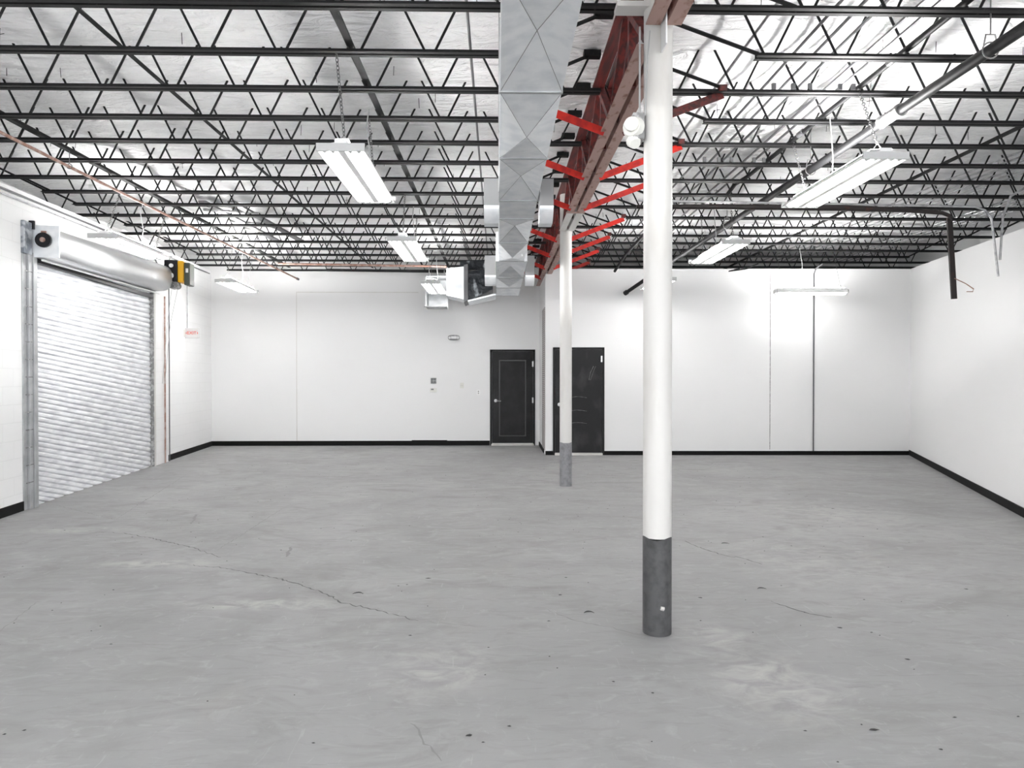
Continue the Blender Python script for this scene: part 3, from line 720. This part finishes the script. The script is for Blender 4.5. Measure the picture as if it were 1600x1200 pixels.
def boot(x0, x1, y, z0, z1, lab):
    t = thing('supply_register', lab, 'air register', (0, y, 0))
    m_ = MB().box(x0, x1, -.02, .26, z0 + .13, z1); m_.build('register_box', M['duct_grey'], t)
    q = MB(); n = 8; vs = []
    for x in (x0, x1):
        vs += [(x, .26, z0 + .13), (x, -.02, z0 + .13)] + [(x, -.02 + .10 * (k / n) ** 2 * 1.4, z0 + .13 - .13 * k / n) for k in range(1, n + 1)] + [(x, .26, z0)]
    k_ = len(vs) // 2; q.add(vs, [tuple(range(k_)), tuple(range(k_, 2 * k_))] + [(i, (i + 1) % k_, k_ + (i + 1) % k_, k_ + i) for i in range(k_)]); q.build('scoop', M['galv'], t)
boot(-.125, .010, 6.12, 2.91, 3.28, 'grey air register box on the duct flank facing the roll-up door')
boot(.378, .50, 6.12, 2.91, 3.28, 'grey air register box on the duct flank facing the red girder')
boot(-.20, -.031, 10.4, 2.93, 3.36, 'smaller air register box further back facing the roll-up door')
boot(.421, .56, 10.4, 2.93, 3.36, 'smaller air register box further back facing the red girder')
# branch at the far end
bh = thing('duct_branch', 'sheet metal duct branch turning toward the roll-up door near the back wall', 'air duct', (0, 13.2, 3.0))
def taper(x0, x1, z00, z01, z10, z11, y0, y1, name, m):
    q = MB(); q.add([(x0, y0, z00), (x0, y1, z00), (x0, y1, z01), (x0, y0, z01), (x1, y0, z10), (x1, y1, z10), (x1, y1, z11), (x1, y0, z11)],
                    [(0, 1, 2, 3), (4, 5, 6, 7), (0, 4, 5, 1), (1, 5, 6, 2), (2, 6, 7, 3), (3, 7, 4, 0)]); return q.build(name, m, bh)
taper(-1.0, -.66, .10, .62, .02, .66, .05, .7, 'metal_elbow', M['galv'])
taper(-.66, -.58, -.04, .68, .0, .70, .0, .75, 'dark_collar', M['conduit_dark'])
taper(-.58, -.10, -.02, .56, .22, .62, .05, .7, 'wrapped_section', M['foil'])
taper(-.58, -.04, -.03, .0, .10, .13, .0, .78, 'underside_plate', M['galv'])
taper(-.75, -.2, .62, .80, .66, .84, .3, .8, 'flexible_sleeve', M['foil'])
b2 = thing('duct_outlet', 'open sheet metal outlet box hanging behind the last ceiling light', 'air duct', (-1.46, 13.75, 2.93))
m_ = MB().box(0, .42, .5, .52, 0, .62).box(0, .02, 0, .52, 0, .62).box(0, .42, 0, .52, .60, .62).box(0, .42, 0, .52, 0, .015); m_.build('outlet_box', M['galv2'], b2)
m_ = MB().box(.05, .06, .2, .215, .6, 1.25).box(.36, .37, .2, .215, .6, 1.25); m_.build('hanger_strap', M['galv2'], b2)
m_ = MB(); m_.bar((-.02, -.02, .0), (.44, -.02, .0), .02, .02); m_.build('rim', M['conduit_dark'], b2)

# ------------------------------------------------------------------ lights
def chain_mb(p, q, link=.036, r=.0032, wd=.011):
    p, q = Vector(p), Vector(q); d = q - p; n = max(2, int(d.length / (link * .72))); t = d.normalized()
    a1 = t.orthogonal().normalized(); a2 = t.cross(a1); m_ = MB()
    for k in range(n):
        c = p + d * ((k + .5) / n); a = a1 if k % 2 else a2
        m_.tube([c + t * (link / 2 * math.cos(g)) + a * (wd * math.sin(g)) for g in [2 * PI * j / 8 for j in range(8)]], r, 4, closed=True)
    return m_
def light(x, y, z, rz, label, L_=1.5, W=.36, chain=True, drop=.68, up='added_uplight', flat=True):
    t = thing('shop_light', label, 'ceiling light', (x, y, z), rz, 'hanging fluorescent shop lights')
    # local: y along the fixture, origin at its middle, z=0 at the lower rim
    h = L_ / 2
    m_ = MB()
    prof = [(-W / 2, 0), (-W / 2, .008), (-.13 * W / .36, .050), (-.045, .062), (-.045, .085), (.045, .085), (.045, .062), (.13 * W / .36, .050), (W / 2, .008), (W / 2, 0),
            (W / 2 - .006, 0), (.12 * W / .36, .040), (.030, .044), (.026, .004), (-.026, .004), (-.030, .044), (-.12 * W / .36, .040), (-W / 2 + .006, 0)]
    m_.prism(prof, (0, -h, 0), (0, h, 0), (1, 0, 0), (0, 0, 1)); m_.build('reflector', M['white'], t)
    for s in (-1, 1):
        e = MB().box(-W / 2, W / 2, s * h - .008, s * h + .008, -.004, .056); e.build('end_cap', M['endcap'], t, bevel=.003)
    tz = .014 if W > .2 else -.016
    for xx in ((-.125, -.065, .065, .125) if W > .2 else (-.10, .10)):
        xx *= W / .36
        e = MB(); e.tube([(xx, -h + .05, tz), (xx, h - .05, tz)], .0165, 10); e.build('fluorescent_tube', M['tube'], t)
        for s in (-1, 1):
            e = MB(); e.tube([(xx, s * (h - .05), tz), (xx, s * (h - .012), tz)], .019, 10); e.build('tube_socket', M['white'], t)
    for s in (-1, 1):
        yy = s * (h - .12)
        e = MB(); e.tube([(-.075, yy, .06), (0, yy, .16), (.075, yy, .06)], .003, 5); e.build('hanger_wire', M['chain'], t)
        off = Vector((0, 0, 0))
        if drop < .9:                                            # chains reach up to the closest joist
            wy = y + yy * math.cos(rz); jy = min(JY, key=lambda q: abs(q - wy))
            off = Matrix.Rotation(-rz, 3, 'Z') @ Vector((0, jy - wy, 0))
        top_ = (off.x, yy + off.y, drop)
        if chain: chain_mb((0, yy, .155), top_).build('hanging_chain', M['chain'], t)
        else:
            e = MB(); e.tube([(0, yy, .155), top_], .003, 5); e.build('hanging_cord', M['chain'], t)
    if flat:
        e = MB().box(-.085 * W / .36, .085 * W / .36, -h + .06, h - .06, .086, .094); e.build('added_uplight_lens', M[up], t)  # upward ceiling fill, an addition to the fixture
        e = MB().box(-.095 * W / .36, .095 * W / .36, -h + .04, h - .04, .080, .0855); e.build('added_lens_tray', M['white'], t)
    else:
        e = MB().box(-.040, .040, -h + .06, h - .06, .0855, .102); e.build('added_uplight_lens', M['added_uplight_side'], t)  # sideways ceiling fill added under its own cover
        e = MB().box(-.046, .046, -h + .04, h - .04, .102, .105); e.build('added_lens_cover', M['white'], t)
    e = MB(); e.tube([(.03, .15, .08), (.045, .17, .3), (.02, .15, .5), (.03, .2, drop)], .0055, 6); e.build('power_cord', M['wire'], t)
    return t
light(-1.165, 5.83, 3.18, 0, 'largest fluorescent light, hung beside the duct on a long chain', flat=False)
light(-1.18, 9.15, 3.18, 0, 'middle one of the three fluorescent lights hung in line beside the duct', up='added_uplight_rear', flat=False)
light(-1.20, 12.95, 3.18, 0, 'fluorescent light hung before the open duct outlet', chain=False, up='added_uplight_dim')
light(-4.78, 9.05, 3.18, .04, 'fluorescent light hung close in front of the roll-up door hood', up='added_uplight_dim')
light(-4.86, 12.85, 3.18, .08, 'fluorescent light hung near the corner above the EXIT sign', chain=False, up='added_uplight_bar')
light(2.98, 5.93, 3.18, 0, 'large fluorescent light hung just under the sprinkler main')
light(2.99, 9.25, 3.18, 0, 'fluorescent light hung behind the sprinkler main over the middle floor', up='added_uplight_rear', flat=False)
light(2.80, 11.9, 3.12, 0, 'fluorescent light mostly hidden behind the large column', chain=False, L_=1.2, up='added_uplight_dim')
light(5.66, 12.2, 3.03, PI / 2, 'thin sideways fluorescent light before the office wall', chain=False, L_=1.30, W=.16, drop=.83, up='added_uplight_bar')
# unseen lights added over the camera to light the front of the room
light(-4.7, 1.6, 3.18, 0, 'unseen added fluorescent light on the roll-up door side', drop=1.0, flat=False)
light(-1.15, .9, 3.18, 0, 'unseen added fluorescent light beside the duct', drop=1.0, flat=False)
light(2.95, .9, 3.18, 0, 'unseen added fluorescent light under the sprinkler main', drop=1.0, flat=False)

# ------------------------------------------------------------------ marks on the floor
def ribbon(pts, w_, m, seed=0, z=.0012):
    rnd = random.Random(seed); P = []
    for a, b in zip(pts[:-1], pts[1:]):
        n = max(2, int(math.hypot(b[0] - a[0], b[1] - a[1]) / .03))
        for k in range(n):
            t_ = k / n; P.append((a[0] + (b[0] - a[0]) * t_ + rnd.gauss(0, .005), a[1] + (b[1] - a[1]) * t_ + rnd.gauss(0, .009)))
    P.append(pts[-1]); vs = []; N = len(P)
    for i, p in enumerate(P):
        a, b = P[max(i - 1, 0)], P[min(i + 1, N - 1)]; dx, dy = b[0] - a[0], b[1] - a[1]; l = math.hypot(dx, dy) or 1
        ww = w_ * (.35 + .65 * math.sin(PI * min(1, (i + .5) / N)) ** .5) * rnd.uniform(.3, 1.3) / 2
        vs += [(p[0] - dy / l * ww, p[1] + dx / l * ww, z), (p[0] + dy / l * ww, p[1] - dx / l * ww, z)]
    mb = MB(); mb.add(vs, [(2 * i, 2 * i + 1, 2 * i + 3, 2 * i + 2) for i in range(N - 1)])
    o = mb.build('floor_crack', m, floor); return o
CR = dict(
 A=[(-3.91, 6.68), (-3.57, 6.6), (-3.2, 6.38), (-2.7, 6.06), (-2.47, 5.84), (-2.31, 5.71)],
 B=[(-2.45, 5.48), (-2.15, 5.38), (-1.85, 5.22), (-1.61, 5.08), (-1.39, 4.91), (-1.19, 4.73), (-1.04, 4.54), (-.85, 4.43), (-.64, 4.29), (-.49, 4.19)],
 D=[(1.71, 6.2), (1.8, 5.9), (1.92, 5.68), (2.05, 5.58), (2.12, 5.4)],
 E=[(1.83, 4.5), (1.91, 4.35), (2.01, 4.25), (2.09, 4.2)])
FA = dict(
 B2=[(-.49, 4.19), (-.3, 4.13), (-.07, 4.08)], C=[(.32, 4.37), (.48, 4.17), (.63, 4.08), (.79, 3.96), (.9, 3.91)],
 E2=[(2.09, 4.2), (2.33, 4.12), (2.59, 4.1)], F=[(-2.95, 4.08), (-2.99, 4.27), (-3.03, 4.42), (-3.08, 4.61)],
 H=[(-2.44, 5.9), (-2.44, 6.55), (-2.47, 7.82)], G=[(-4.04, 7.25), (-4.32, 8.47), (-4.81, 10.58)],
 I=[(-.38, 2.95), (-.31, 2.82), (-.22, 2.65)], J=[(-5.2, 8.1), (-4.63, 7.68), (-4.04, 7.25)])
for i, v in enumerate(CR.values()): ribbon(v, .0125, M['crack'], i)
for i, v in enumerate(FA.values()): ribbon(v, .009, M['faint'], 20 + i)
for i, (a, b) in enumerate((((-3.14, 7.02), (-3.30, 7.50)), ((-1.77, 5.70), (-1.83, 6.05)))):
    o = ribbon([a, b], .03, M['faint'], 50 + i); o.name = 'skid_mark'
# small curled scraps lying on the floor
for i, (x, y, s, lb) in enumerate(((-.97, 4.72, .05, 'curled dark scrap lying by the long crack on the open floor'), (.58, 4.31, .045, 'curled dark scrap on the floor beside the large column foot, duct side'),
                         (2.05, 6.08, .05, 'curled dark scrap by the short crack beyond the large column'), (1.87, 4.77, .045, 'curled dark scrap on the floor between the two short cracks'))):
    b = MB(); b.tube([(x + s * .75 * math.cos(a), y + s * 1.0 * math.sin(a) - .02, .003) for a in [PI * (.1 + .8 * k / 6) for k in range(7)]], [.001, .002, .003, .0035, .003, .002, .001], 5)
    tag(b.build('floor_scrap', M['debris']), lb, 'scrap', 'curled scraps on the floor')
chips = MB(); rnd = random.Random(11)
spots = [(-.12, 2.84), (3.32, 4.74), (-.52, 5.08), (3.83, 7.69), (2.18, 3.56), (.43, 4.67), (1.38, 4.59), (1.6, 2.85), (2.05, 4.02)] + [(rnd.uniform(-4.5, 3.9), rnd.uniform(2.2, 12)) for _ in range(330)]
for i, (x, y) in enumerate(spots):
    s = (.016 if i < 9 else rnd.uniform(.003, .009)); a = rnd.uniform(0, 3.1); n = 5
    vs = [(x + s * (1.6 if k % 2 else .8) * math.cos(2 * PI * k / n + a), y + s * .7 * math.sin(2 * PI * k / n + a), .002) for k in range(n)] + [(x, y, .005)]
    chips.add(vs, [(k, (k + 1) % n, n) for k in range(n)])
tag(chips.build('floor_debris', M['debris']), 'tiny dark chips scattered over the grey floor', 'debris', kind='stuff')
